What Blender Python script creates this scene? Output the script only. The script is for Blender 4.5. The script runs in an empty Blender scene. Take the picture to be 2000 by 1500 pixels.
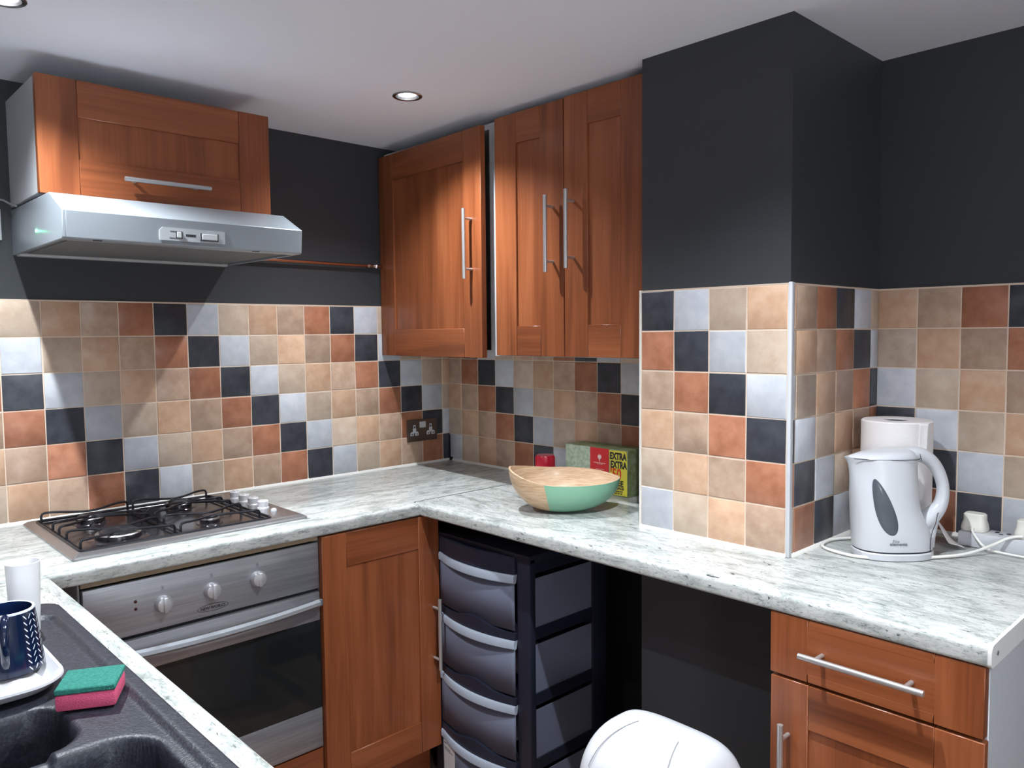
import bpy, bmesh, math, random
from mathutils import Vector, Matrix
random.seed(7)
PI = math.pi
S = bpy.context.scene
C = S.collection

# ------------------------------------------------------------------ camera
def R3(yaw, pitch, roll):
    cy, sy, cp, sp = math.cos(yaw), math.sin(yaw), math.cos(pitch), math.sin(pitch)
    f = Vector((cy*cp, sy*cp, sp)); r = Vector((sy, -cy, 0)); u = r.cross(f)
    c, s = math.cos(roll), math.sin(roll)
    return c*r+s*u, -s*r+c*u, f
cr, cu, cf = R3(0.813699, -0.0644994, -0.00978455)
cam = bpy.data.objects.new('camera', bpy.data.cameras.new('camera')); C.objects.link(cam)
M = Matrix((cr, cu, -cf)).transposed().to_4x4(); M.translation = Vector((-2.02941, -2.52672, 1.41822))
cam.matrix_world = M
cam.data.sensor_width = 36; cam.data.lens = 1537.18/2000*36; cam.data.clip_start = 0.02
S.camera = cam

# ------------------------------------------------------------------ world, exposure
w = bpy.data.worlds.new('world'); S.world = w; w.use_nodes = True
w.node_tree.nodes['Background'].inputs[0].default_value = (.5, .55, .65, 1)
w.node_tree.nodes['Background'].inputs[1].default_value = .05
S.view_settings.view_transform = 'Standard'; S.view_settings.look = 'None'
S.view_settings.gamma = 1; S.view_settings.use_curve_mapping = False
S.view_settings.exposure = 0.52
LAMP_W = 80.0
LAMP_COL = (.88, .95, 1.0)
LAMPS = [(-.625, -.605), (-1.64, -.60), (-1.02, -1.78), (-1.85, -1.78), (-.8, -2.95), (-1.85, -2.95)]  # after the leading pair, all are unseen lamps added to brighten the room
GAIN = [.64, 1.08, 1.22, .2, .42, .4]       # tuned per lamp to balance the brightness
ZC = 2.117

# unseen globe lamp added behind the camera to lift the brightness (its globe is built further down)
FILL_POS = (-2.2, -3.7, 1.35)
L = bpy.data.lights.new('fill_glow', 'POINT'); L.energy = 370; L.color = (.86, .94, 1.0); L.shadow_soft_size = .11
fill_light = bpy.data.objects.new('fill_glow', L); C.objects.link(fill_light)

# ------------------------------------------------------------------ materials
MATS = {}
def mat(name, col=(.5, .5, .5), rough=.5, metal=0., bump=None, coat=0., trans=0., emit=None, var=None, spec=.5, ior=1.45):
    """var=(scale xyz, colour2, contrast lo, hi) mottles the colour; bump=(scale, strength)"""
    if name in MATS: return MATS[name]
    m = bpy.data.materials.new(name); m.use_nodes = True; MATS[name] = m
    nt = m.node_tree; N = nt.nodes; L = nt.links; b = N['Principled BSDF']
    b.inputs['Base Color'].default_value = (*col, 1); b.inputs['Roughness'].default_value = rough
    b.inputs['Metallic'].default_value = metal; b.inputs['Coat Weight'].default_value = coat
    b.inputs['Coat Roughness'].default_value = .12
    b.inputs['Transmission Weight'].default_value = trans; b.inputs['Specular IOR Level'].default_value = spec
    b.inputs['IOR'].default_value = ior
    if emit:
        b.inputs['Emission Color'].default_value = (*emit[0], 1); b.inputs['Emission Strength'].default_value = emit[1]
    tc = N.new('ShaderNodeTexCoord')
    if var:
        mp = N.new('ShaderNodeMapping'); mp.inputs['Scale'].default_value = var[0]
        L.new(tc.outputs['Object'], mp.inputs[0])
        n = N.new('ShaderNodeTexNoise'); n.inputs['Scale'].default_value = 1; n.inputs['Detail'].default_value = 6
        n.inputs['Roughness'].default_value = .6
        L.new(mp.outputs[0], n.inputs['Vector'])
        r = N.new('ShaderNodeValToRGB'); r.color_ramp.elements[0].position = var[2]; r.color_ramp.elements[1].position = var[3]
        r.color_ramp.elements[0].color = (*col, 1); r.color_ramp.elements[1].color = (*var[1], 1)
        L.new(n.outputs['Fac'], r.inputs[0]); L.new(r.outputs[0], b.inputs['Base Color'])
    if bump:
        n2 = N.new('ShaderNodeTexNoise'); n2.inputs['Scale'].default_value = bump[0]; n2.inputs['Detail'].default_value = 4
        L.new(tc.outputs['Object'], n2.inputs['Vector'])
        bp = N.new('ShaderNodeBump'); bp.inputs['Strength'].default_value = bump[1]; bp.inputs['Distance'].default_value = .002
        L.new(n2.outputs['Fac'], bp.inputs['Height']); L.new(bp.outputs[0], b.inputs['Normal'])
    return m

def wood(name, axis, c1, c2, c3, rough=.32):
    m = bpy.data.materials.new(name); m.use_nodes = True; MATS[name] = m
    nt = m.node_tree; N = nt.nodes; L = nt.links; b = N['Principled BSDF']
    tc = N.new('ShaderNodeTexCoord'); oi = N.new('ShaderNodeObjectInfo')
    ad = N.new('ShaderNodeVectorMath'); ad.operation = 'ADD'
    L.new(tc.outputs['Object'], ad.inputs[0])
    sc = N.new('ShaderNodeVectorMath'); sc.operation = 'SCALE'; sc.inputs[0].default_value = (7, 3, 9)
    L.new(oi.outputs['Random'], sc.inputs['Scale']); L.new(sc.outputs[0], ad.inputs[1])
    def noise(s, detail, dist=0):
        mp = N.new('ShaderNodeMapping'); mp.inputs['Scale'].default_value = s; L.new(ad.outputs[0], mp.inputs[0])
        n = N.new('ShaderNodeTexNoise'); n.inputs['Scale'].default_value = 1; n.inputs['Detail'].default_value = detail
        n.inputs['Distortion'].default_value = dist; L.new(mp.outputs[0], n.inputs['Vector']); return n
    def s3(cross, along): return tuple(along if i == axis else cross for i in range(3))
    a = noise(s3(16, 1.1), 3, .6); f = noise(s3(170, 5), 4, .2)
    mx = N.new('ShaderNodeMath'); mx.operation = 'MULTIPLY_ADD'; mx.inputs[1].default_value = .35
    L.new(f.outputs['Fac'], mx.inputs[0])
    sb = N.new('ShaderNodeMath'); sb.operation = 'SUBTRACT'; sb.inputs[1].default_value = .175
    L.new(a.outputs['Fac'], sb.inputs[0]); L.new(sb.outputs[0], mx.inputs[2])
    r = N.new('ShaderNodeValToRGB'); e = r.color_ramp.elements
    e[0].position = .30; e[0].color = (*c1, 1); e[1].position = .72; e[1].color = (*c3, 1)
    k = e.new(.52); k.color = (*c2, 1)
    L.new(mx.outputs[0], r.inputs[0]); L.new(r.outputs[0], b.inputs['Base Color'])
    b.inputs['Roughness'].default_value = rough; b.inputs['Specular IOR Level'].default_value = .45
    return m
W1, W2, W3 = (.150, .041, .0145), (.238, .068, .024), (.315, .099, .037)
wv = wood('cherry_wood_upright', 2, W1, W2, W3)
wh = wood('cherry_wood_level', 0, W1, W2, W3)
wfloor = wood('floor_boards', 1, (.10, .055, .038), (.16, .095, .068), (.21, .13, .095), .4)

def laminate(name, axis):
    m = bpy.data.materials.new(name); m.use_nodes = True; MATS[name] = m
    nt = m.node_tree; N = nt.nodes; L = nt.links; b = N['Principled BSDF']
    tc = N.new('ShaderNodeTexCoord')
    def noise(cross, along, detail, rg=.6, dist=0.):
        mp = N.new('ShaderNodeMapping')
        mp.inputs['Scale'].default_value = tuple(along if i == axis else cross for i in range(3))
        L.new(tc.outputs['Object'], mp.inputs[0])
        n = N.new('ShaderNodeTexNoise'); n.inputs['Scale'].default_value = 1; n.inputs['Detail'].default_value = detail
        n.inputs['Roughness'].default_value = rg; n.inputs['Distortion'].default_value = dist
        L.new(mp.outputs[0], n.inputs['Vector']); return n
    def ramp(n, p0, c0, p1, c1):
        r = N.new('ShaderNodeValToRGB'); e = r.color_ramp.elements
        e[0].position = p0; e[0].color = (*c0, 1); e[1].position = p1; e[1].color = (*c1, 1)
        L.new(n.outputs['Fac'], r.inputs[0]); return r
    base = ramp(noise(30, 9, 8, .78, .6), .36, (.225, .25, .235), .55, (.505, .515, .495))
    fleck = ramp(noise(150, 46, 6, .8, 1.0), .36, (.20, .23, .23), .46, (1, 1, 1))
    spot = ramp(noise(95, 30, 5, .7, .6), .33, (.07, .08, .10), .37, (1, 1, 1))
    mx = N.new('ShaderNodeMix'); mx.data_type = 'RGBA'; mx.blend_type = 'MULTIPLY'; mx.inputs[0].default_value = .85
    L.new(base.outputs[0], mx.inputs[6]); L.new(fleck.outputs[0], mx.inputs[7])
    m2 = N.new('ShaderNodeMix'); m2.data_type = 'RGBA'; m2.blend_type = 'MULTIPLY'; m2.inputs[0].default_value = .95
    L.new(mx.outputs[2], m2.inputs[6]); L.new(spot.outputs[0], m2.inputs[7])
    L.new(m2.outputs[2], b.inputs['Base Color']); b.inputs['Roughness'].default_value = .3
    return m
lam_x = laminate('marbled_laminate_along', 0); lam_y = laminate('marbled_laminate_across', 1)

def tilemat(name, c1, c2):
    m = mat(name, c1, .33, var=((22, 22, 22), c2, .36, .64), bump=(45, .35), spec=.4)
    nt = m.node_tree; N = nt.nodes; L = nt.links; b = N['Principled BSDF']
    src = b.inputs['Base Color'].links[0].from_socket
    at = N.new('ShaderNodeAttribute'); at.attribute_name = 'shade'
    mx = N.new('ShaderNodeMix'); mx.data_type = 'RGBA'; mx.blend_type = 'MULTIPLY'; mx.inputs[0].default_value = 1
    L.new(src, mx.inputs[6]); L.new(at.outputs['Color'], mx.inputs[7]); L.new(mx.outputs[2], b.inputs['Base Color'])
    return m
TILES = [tilemat('cream_tile', (.48, .36, .275), (.58, .46, .36)), tilemat('peach_tile', (.53, .32, .205), (.62, .41, .28)),
         tilemat('taupe_tile', (.40, .265, .19), (.51, .36, .265)), tilemat('terracotta_tile', (.32, .125, .068), (.43, .185, .11)),
         tilemat('slate_tile', (.032, .035, .045), (.056, .059, .072)), tilemat('pale_grey_tile', (.47, .485, .53), (.56, .57, .61))]
grout = mat('cream_grout', (.70, .56, .45), .9)
paint = mat('charcoal_wall_paint', (.040, .043, .048), .48, bump=(60, .25), spec=.4)
ceilm = mat('white_ceiling_paint', (.88, .89, .96), .9, bump=(9, .35))
paleroom = mat('pale_wall_paint', (.82, .82, .84), .9)
white_lam = mat('white_melamine', (.52, .53, .55), .35)
white_pl = mat('white_plastic', (.55, .555, .585), .28, coat=.2)
cream_pl = mat('cream_plastic', (.68, .66, .60), .35)
sealant = mat('white_sealant', (.70, .68, .64), .5)
steel = mat('brushed_steel', (.33, .34, .365), .42, metal=.75, var=((3, 90, 90), (.42, .43, .455), .4, .6))
steel_bar = mat('satin_steel_bar', (.55, .54, .54), .3, metal=.75)
chrome = mat('polished_chrome', (.80, .80, .82), .12, metal=1)
silver_paint = mat('silver_grey_enamel', (.33, .365, .40), .32, metal=.35, spec=.5)
hob_steel = mat('dark_mirror_steel', (.12, .11, .125), .16, metal=.9)
hob_rim = mat('hob_steel_rim', (.34, .33, .34), .26, metal=.8)
black_en = mat('black_enamel', (.012, .012, .016), .3)
black_pl = mat('black_plastic', (.012, .014, .026), .4)
dark_void = mat('dark_interior', (.01, .01, .012), .8)
black_glass = mat('black_oven_glass', (.010, .013, .014), .04, spec=.7)
filtr = mat('grey_filter_mesh', (.16, .16, .16), .6, bump=(300, .8))
drawer_pl = mat('frosted_plastic', (.24, .26, .35), .38, trans=.5, ior=1.2)
lip_pl = mat('pale_frosted_lip', (.30, .335, .40), .35)
cloth_m = mat('pink_white_cloth', (.72, .60, .60), .9)
granite = mat('dark_granite_composite', (.014, .0155, .023), .42, var=((160, 160, 160), (.033, .036, .050), .45, .72), bump=(250, .35))
ink = mat('dark_print', (.02, .02, .025), .5)
copper = mat('copper_pipe', (.45, .18, .10), .3, metal=1)

# ------------------------------------------------------------------ mesh helpers
class B:
    def __init__(s): s.bm = bmesh.new(); s.mi = 0
    def m(s, i): s.mi = i; return s
    def face(s, vs, smooth=False):
        try: f = s.bm.faces.new(vs)
        except ValueError: return None
        f.material_index = s.mi; f.smooth = smooth; return f
    def box(s, x0, x1, y0, y1, z0, z1, rot=None, piv=None, ch=0.):
        if x1 < x0: x0, x1 = x1, x0
        if y1 < y0: y0, y1 = y1, y0
        if z1 < z0: z0, z1 = z1, z0
        if ch > 0:
            return s.cbox(x0, x1, y0, y1, z0, z1, ch, rot, piv)
        P = [Vector((x, y, z)) for z in (z0, z1) for y in (y0, y1) for x in (x0, x1)]
        if rot is not None:
            pv = Vector(piv or (0, 0, 0)); P = [rot @ (p-pv)+pv for p in P]
        v = [s.bm.verts.new(p) for p in P]
        for q in ((0, 2, 3, 1), (4, 5, 7, 6), (0, 1, 5, 4), (2, 6, 7, 3), (0, 4, 6, 2), (1, 3, 7, 5)):
            s.face([v[i] for i in q])
        return s
    def cbox(s, x0, x1, y0, y1, z0, z1, c, rot=None, piv=None):
        """box with chamfered edges"""
        t = bmesh.new()
        bmesh.ops.create_cube(t, size=1)
        for v in t.verts:
            v.co = Vector(((x0+x1)/2+v.co.x*(x1-x0), (y0+y1)/2+v.co.y*(y1-y0), (z0+z1)/2+v.co.z*(z1-z0)))
        c = min(c, .45*min(x1-x0, y1-y0, z1-z0))
        bmesh.ops.bevel(t, geom=list(t.edges), offset=c, segments=2 if c > .0015 else 1, affect='EDGES', profile=.5)
        if rot is not None:
            pv = Vector(piv or (0, 0, 0))
            for v in t.verts: v.co = rot @ (v.co-pv)+pv
        s.add(t); return s
    def add(s, t):
        mp = {v: s.bm.verts.new(v.co) for v in t.verts}
        for f in t.faces: s.face([mp[v] for v in f.verts], True)
        t.free()
    def ring(s, c, a, b, n, r, r2=None):
        r2 = r if r2 is None else r2
        return [s.bm.verts.new(c+a*r*math.cos(2*PI*i/n)+b*r2*math.sin(2*PI*i/n)) for i in range(n)]
    def join(s, A, Bv, closed=True):
        n = len(A)
        for i in range(n if closed else n-1):
            j = (i+1) % n; s.face([A[i], A[j], Bv[j], Bv[i]], True)
    def tube(s, pts, r, n=10, caps=True, closed=False):
        pts = [Vector(p) for p in pts]; k = len(pts); rr = r if isinstance(r, (list, tuple)) else [r]*k
        prev = None; rings = []
        for i, p in enumerate(pts):
            a = pts[(i-1) % k] if (closed or i) else p; b_ = pts[(i+1) % k] if (closed or i < k-1) else p
            d = (b_-a).normalized()
            if prev is None:
                up = Vector((0, 0, 1)) if abs(d.z) < .9 else Vector((1, 0, 0)); u = d.cross(up).normalized()
            else: u = (prev-d*prev.dot(d)).normalized()
            prev = u; rings.append(s.ring(p, u, d.cross(u), n, rr[i]))
        for i in range(k-1): s.join(rings[i], rings[i+1])
        if closed: s.join(rings[-1], rings[0])
        elif caps: s.face(rings[0][::-1]); s.face(rings[-1])
        return s
    def cyl(s, p0, p1, r0, r1=None, n=24, caps=True):
        return s.tube([p0, p1], [r0, r0 if r1 is None else r1], n, caps)
    def lathe(s, prof, c=(0, 0, 0), n=40, axis='z', sx=1, sy=1, cap0=True, cap1=True):
        c = Vector(c)
        ax = {'z': (Vector((1, 0, 0)), Vector((0, 1, 0)), Vector((0, 0, 1))), 'y': (Vector((1, 0, 0)), Vector((0, 0, 1)), Vector((0, -1, 0))),
              'x': (Vector((0, 1, 0)), Vector((0, 0, 1)), Vector((1, 0, 0)))}[axis]
        R = [s.ring(c+ax[2]*z, ax[0]*sx, ax[1]*sy, n, max(r, 1e-5)) for r, z in prof]
        for a, b_ in zip(R, R[1:]): s.join(a, b_)
        if cap0: s.face(R[0][::-1])
        if cap1: s.face(R[-1])
        return s
    def prism(s, poly, d, axis='y', at=0.):
        """poly of 2D points extruded from at by d along axis. axis x: (y,z); y: (x,z); z: (x,y)"""
        def P(p, t):
            return {'x': (t, p[0], p[1]), 'y': (p[0], t, p[1]), 'z': (p[0], p[1], t)}[axis]
        A = [s.bm.verts.new(P(p, at)) for p in poly]; Q = [s.bm.verts.new(P(p, at+d)) for p in poly]
        n = len(poly)
        for i in range(n): j = (i+1) % n; s.face([A[i], A[j], Q[j], Q[i]])
        s.face(A[::-1]); s.face(Q); return s
    def grid(s, fn, nu, nv, cu=False, cv=False):
        V = [[s.bm.verts.new(fn(i/(nu if cu else nu-1), j/(nv if cv else nv-1))) for j in range(nv)] for i in range(nu)]
        for i in range(nu if cu else nu-1):
            for j in range(nv if cv else nv-1):
                a, b_ = (i+1) % nu, (j+1) % nv
                s.face([V[i][j], V[a][j], V[a][b_], V[i][b_]], True)
        return V
    def text(s, body, size, T, offset=0., squeeze=1., extrude=.0003, align='LEFT'):
        cu_ = bpy.data.curves.new('t', 'FONT'); cu_.body = body; cu_.size = size; cu_.extrude = extrude
        cu_.offset = offset; cu_.align_x = align; cu_.resolution_u = 3
        o = bpy.data.objects.new('t', cu_); C.objects.link(o); bpy.context.view_layer.update()
        me = bpy.data.meshes.new_from_object(o.evaluated_get(bpy.context.evaluated_depsgraph_get()))
        t = bmesh.new(); t.from_mesh(me); bpy.data.objects.remove(o); bpy.data.curves.remove(cu_); bpy.data.meshes.remove(me)
        for v in t.verts: v.co = T @ Vector((v.co.x*squeeze, v.co.y, v.co.z))
        mp = {v: s.bm.verts.new(v.co) for v in t.verts}
        for f in t.faces: s.face([mp[v] for v in f.verts])
        t.free(); return s

def obj(name, b, mats, parent=None, loc=(0, 0, 0), rz=0., bevel=0., fix=True, sub=0):
    bm = b.bm
    if fix: bmesh.ops.recalc_face_normals(bm, faces=list(bm.faces))
    me = bpy.data.meshes.new(name); bm.to_mesh(me); bm.free()
    for m_ in (mats if isinstance(mats, (list, tuple)) else [mats]): me.materials.append(m_)
    me.polygons.foreach_set('use_smooth', [True]*len(me.polygons)); me.set_sharp_from_angle(angle=math.radians(38))
    o = bpy.data.objects.new(name, me); C.objects.link(o); o.parent = parent; o.location = loc; o.rotation_euler = (0, 0, rz)
    if bevel:
        md = o.modifiers.new('bevel', 'BEVEL'); md.width = bevel; md.segments = 2; md.limit_method = 'ANGLE'; md.angle_limit = math.radians(40)
    if sub:
        md = o.modifiers.new('sub', 'SUBSURF'); md.levels = sub; md.render_levels = sub
    return o
def tag(o, label, cat, group=None, kind=None):
    if label: o['label'] = label
    if cat: o['category'] = cat
    if group: o['group'] = group
    if kind: o['kind'] = kind
    return o
def thing(name, label, cat, loc=(0, 0, 0), rz=0., group=None):
    o = bpy.data.objects.new(name, None); C.objects.link(o); o.empty_display_size = .05
    o.location = loc; o.rotation_euler = (0, 0, rz); return tag(o, label, cat, group)
def under(o, p):
    o.parent = p; o.matrix_parent_inverse = p.matrix_basis.inverted(); return o
def lab(o, label): o['label'] = label; return o
def struct(o, label=None):
    o['kind'] = 'structure'
    if label: o['label'] = label
    return o
def copy_tree(o, parent=None):
    c = o.copy(); C.objects.link(c); c.parent = parent
    for ch in [x for x in bpy.data.objects if x.parent == o]: copy_tree(ch, c)
    return c
def arc(cx, cz, r, a0, a1, n=6):
    return [(cx+r*math.cos(a0+(a1-a0)*i/n), cz+r*math.sin(a0+(a1-a0)*i/n)) for i in range(n+1)]

# ================================================================== ROOM
P = .102; ZT = 1.522; ZW = .900
XB, YC1, YC2, XC, XR = 0., -1.2553, -1.668, -.356, .124
b = B().box(-3.4, .4, -4.8, .15, -.05, 0); struct(obj('floor', b, wfloor))
# ceiling with round holes for the downlights
b = B()
xs = sorted({-3.4, .4} | {x+d for x, _ in LAMPS for d in (-.06, .06)}); ys = sorted({-4.8, .15} | {y+d for _, y in LAMPS for d in (-.06, .06)})
def cell_has(x0, x1, y0, y1):
    for lx, ly in LAMPS:
        if x0+1e-6 < lx < x1-1e-6 and y0+1e-6 < ly < y1-1e-6: return lx, ly
# simple row/column cells: build with rectangles per lamp column of its own row
rows = sorted({round(y, 3) for _, y in LAMPS})
def rect(x0, x1, y0, y1):
    vs = [b.bm.verts.new((x, y, ZC)) for x, y in ((x0, y0), (x1, y0), (x1, y1), (x0, y1))]; b.face(vs)
def holed(lx, ly, h=.06, r=.036):
    n = 32; o_, i_ = [], []
    for k in range(n):
        a = 2*PI*k/n; c_, s_ = math.cos(a), math.sin(a); q = h/max(abs(c_), abs(s_))
        o_.append(b.bm.verts.new((lx+c_*q, ly+s_*q, ZC))); i_.append(b.bm.verts.new((lx+c_*r, ly+s_*r, ZC)))
    b.join(o_, i_)
ycur = -4.8
groups = {}
for lx, ly in LAMPS: groups.setdefault(round(ly*2), []).append((lx, ly))
for key in sorted(groups):
    g = sorted(groups[key]); y0 = min(p[1] for p in g)-.06; y1 = max(p[1] for p in g)+.06
    rect(-3.4, .4, ycur, y0); x = -3.4
    for lx, ly in g:
        rect(x, lx-.06, y0, y1); holed(lx, ly)
        if ly-.06 > y0: rect(lx-.06, lx+.06, y0, ly-.06)
        if ly+.06 < y1: rect(lx-.06, lx+.06, ly+.06, y1)
        x = lx+.06
    rect(x, .4, y0, y1); ycur = y1
rect(-3.4, .4, ycur, .15)
# slab above, so that the ceiling has thickness
b.box(-3.4, .4, -4.8, .15, ZC+.12, ZC+.16)
struct(obj('ceiling', b, ceilm, fix=False))
wall_back = struct(obj('wall_back', B().box(-3.4, XB, 0, .15, 0, ZC+.12), paint))
wall_right = struct(obj('wall_right', B().box(XB, .4, YC1, .15, 0, ZC+.12), paint))
wall_chim = struct(obj('wall_chimney', B().box(XC, .4, YC2, YC1, 0, ZC+.12), paint))
wall_rec = struct(obj('wall_recess', B().box(XR, .4, -4.8, YC2, 0, ZC+.12), paint))
struct(obj('wall_left', B().box(-3.5, -3.4, -4.8, .15, 0, ZC+.12), paleroom))
struct(obj('wall_front', B().box(-3.5, .4, -4.9, -4.8, 0, ZC+.12), paleroom))

def tile_panel(parent, loc, rz, u0, u1, ub, phase):
    """splashback tiles: local x along the wall, -y out of it"""
    b = B(); shade = []
    b.m(6).box(u0, u1, -.0046, 0, ZW+.001, ZT+.001)
    b.bm.faces.ensure_lookup_table(); shade += [1.0]*len(b.bm.faces)
    i0 = math.floor((u0-ub)/P)
    for i in range(i0, 60):
        xa = ub+i*P
        if xa >= u1: break
        for r in range(6):
            a = max(xa, u0)+.0016; c = min(xa+P, u1)-.0016
            if c-a < .006: continue
            zt = ZT-r*P-.0016; zb = ZT-(r+1)*P+.0016 if r < 5 else ZW+.004
            b.m((i-r+phase) % 6 if True else 0)
            j = lambda: random.uniform(-.0006, .0006)
            O = [(a, zb), (c, zb), (c, zt), (a, zt)]; O = [(x+j(), z+j()) for x, z in O]
            e = .0016; I = [(O[0][0]+e, O[0][1]+e), (O[1][0]-e, O[1][1]+e), (O[2][0]-e, O[2][1]-e), (O[3][0]+e, O[3][1]-e)]
            n0 = len(b.bm.faces)
            V0 = [b.bm.verts.new((x, -.0040, z)) for x, z in O]; V1 = [b.bm.verts.new((x, -.0052, z)) for x, z in O]
            V2 = [b.bm.verts.new((x, -.0064+random.uniform(-.0002, .0002), z)) for x, z in I]
            for A_, Q_ in ((V0, V1), (V1, V2)):
                for k in range(4): b.face([A_[k], A_[(k+1) % 4], Q_[(k+1) % 4], Q_[k]])
            b.face(V2); shade += [random.uniform(.86, 1.1)]*(len(b.bm.faces)-n0)
    o = obj('splashback_tiles', b, TILES+[grout], parent, loc, rz)
    at = o.data.attributes.new('shade', 'FLOAT_COLOR', 'FACE')
    for k, v in enumerate(shade): at.data[k].color = (v, v, v, 1)
    # bead of sealant where the tiles meet the worktop
    s_ = B(); s_.prism([(0, ZW), (-.012, ZW), (-.010, ZW+.005), (-.004, ZW+.010), (0, ZW+.010)], u1-u0, 'x', u0)
    obj('sealant_bead', s_, sealant, parent, loc, rz)
    # pale grout line capping the tiles
    s_ = B().box(u0, u1, -.0055, 0, ZT+.001, ZT+.003); obj('grout_edge', s_, grout, parent, loc, rz)
    return o
tile_panel(wall_back, (0, 0, 0), 0, -2.6, 0, -1.569, 0)
tile_panel(wall_right, (0, 0, 0), -PI/2, 0.007, -YC1, -.0145, 4)
tile_panel(wall_chim, (XC, YC1, 0), -PI/2, 0, YC1-YC2, .002, 4)
tile_panel(wall_chim, (XC, YC2, 0), 0, .006, XR-XC-.007, .018, 2)
tile_panel(wall_rec, (XR, YC2, 0), -PI/2, 0, .62, 0, 1)
b = B().box(XC-.0078, XC+.002, YC2-.0078, YC2+.002, ZW+.001, ZT+.005, ch=.0025)
b.box(XC-.0070, XC+.006, YC2-.0070, YC2+.001, ZW+.001, ZT+.004)
struct(obj('trim_1', b, white_pl), 'white plastic corner bead on the tiled chimney corner')
b = B().box(XC-.0068, XC, YC1-.001, YC1+.0035, ZW+.001, ZT+.004)
struct(obj('trim_2', b, sealant), 'thin white edge of the chimney tiles next to the wall units')

# ================================================================== DOWNLIGHTS
def downlight(x, y, label, gain=1.):
    t = thing('downlight', label, 'ceiling light', (x, y, ZC), group=None)
    b = B().lathe([(.0375, .0), (.0435, -.0005), (.0435, -.003), (.041, -.0045), (.034, -.003), (.0335, .002), (.029, .022), (.029, .03)], n=40, cap0=False, cap1=False)
    lab(obj('bezel', b, mat('dark_chrome_bezel', (.33, .33, .34), .22, metal=1), t), 'brushed chrome ring')
    b = B().lathe([(.0001, .010), (.018, .010), (.024, .012), (.0255, .018), (.0255, .05), (.0001, .052)], n=32, cap0=False, cap1=False)
    lab(obj('lamp', b, mat('lamp_glow', (1, 1, 1), .4, emit=((1, 1, 1), 22)), t), 'lit white lamp')
    L = bpy.data.lights.new('lamp_light', 'SPOT'); L.energy = LAMP_W*gain; L.color = LAMP_COL; L.spot_size = math.radians(126)
    L.spot_blend = 1.0; L.shadow_soft_size = .012
    o = bpy.data.objects.new('lamp_light', L); C.objects.link(o); o.parent = t; o.location = (0, 0, .004)
    return t
LL = ['lit ceiling downlight above the corner between the wall units', 'lit ceiling downlight above the hob, cut off at the top left corner',
      'unseen ceiling downlight added for brightness out above the bin, before the chimney', 'unseen ceiling downlight added over the sink bowls',
      'unseen ceiling downlight added as fill at the back of the room by the recess wall', 'unseen ceiling downlight added as fill at the back of the room near the sink run']
for (x, y), l, g in zip(LAMPS, LL, GAIN): downlight(x, y, l, g)

t = thing('fill_lamp', 'unseen white globe lamp added behind the viewpoint as fill light', 'pendant lamp', FILL_POS)  # globe of the added fill light, out of view
b = B().tube([(0, 0, .12), (0, 0, ZC-FILL_POS[2])], .003, 8).cyl((0, 0, ZC-FILL_POS[2]-.03), (0, 0, ZC-FILL_POS[2]), .04); obj('cord', b, white_pl, t)
b = B().lathe([(.12*math.sin(PI*(k+.5)/16), -.12*math.cos(PI*(k+.5)/16)) for k in range(16)], n=32)
o = obj('fill_globe', b, mat('opal_fill_globe', (.9, .9, .9), .5, emit=((.95, .97, 1), 8.0)), t); o.visible_shadow = True
fill_light.parent = t; fill_light.location = (0, 0, 0)
fill_light.data.shadow_soft_size = .125
# ================================================================== CABINET PARTS
def shaker(parent, w, h, loc, sw=.092, rw=.092, t=.020, label=None, plain=False, rz=0., name='door'):
    """frame-and-panel front: local x 0..w, z 0..h, front face at -t"""
    b = B(); g = .0005
    b.m(0).box(0, sw-g, -t, 0, 0, h, ch=.0012).box(w-sw+g, w, -t, 0, 0, h, ch=.0012)
    b.m(1).box(sw, w-sw, -t, 0, 0, rw, ch=.0012).box(sw, w-sw, -t, 0, h-rw, h, ch=.0012)
    b.m(0 if not plain else 1).box(sw-.006, w-sw+.006, -t+(.006 if not plain else .0002), -.002, rw-.002, h-rw+.002)
    o = obj(name, b, [wv, wh], parent, loc, rz, bevel=0)
    if label: lab(o, label)
    return o
def bar_handle(parent, x, z, t=.020, length=.224, vertical=True, off=.033):
    b = B(); h = length/2; s_ = length*.36
    if vertical:
        b.tube([(x, -t-off, z-h), (x, -t-off, z+h)], .006, 14)
        for d in (-s_, s_): b.cyl((x, -t, z+d), (x, -t-off, z+d), .0045, n=10)
    else:
        b.tube([(x-h, -t-off, z), (x+h, -t-off, z)], .006, 14)
        for d in (-s_, s_): b.cyl((x+d, -t, z), (x+d, -t-off, z), .0045, n=10)
    return lab(obj('handle', b, steel_bar, parent), 'satin steel bar handle')
def carcass(parent, w, d, z0, z1, loc=(0, 0, 0)):
    """white box of 18 mm boards, open front at y=-d ... back at 0"""
    b = B(); k = .018
    b.box(0, k, -d, 0, z0, z1, ch=.001).box(w-k, w, -d, 0, z0, z1, ch=.001)
    b.box(k, w-k, -d, 0, z0, z0+k).box(k, w-k, -d, 0, z1-k, z1).box(k, w-k, -.008, 0, z0+k, z1-k)
    return lab(obj('carcass', b, white_lam, parent, loc), 'white melamine box')

# ---- wall unit over the extractor
t = thing('wall_cabinet', 'short wide wooden wall cabinet with level bar handle over the cooker hood', 'cabinet', (-1.525, 0, 1.775))
carcass(t, .60, .298, 0, .284, (0, -.002, 0))
d = shaker(t, .604, .288, (-.001, -.301, -.002), .092, .092, label='wooden flap door with level bar handle')
bar_handle(d, .300, .052, vertical=False)
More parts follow.
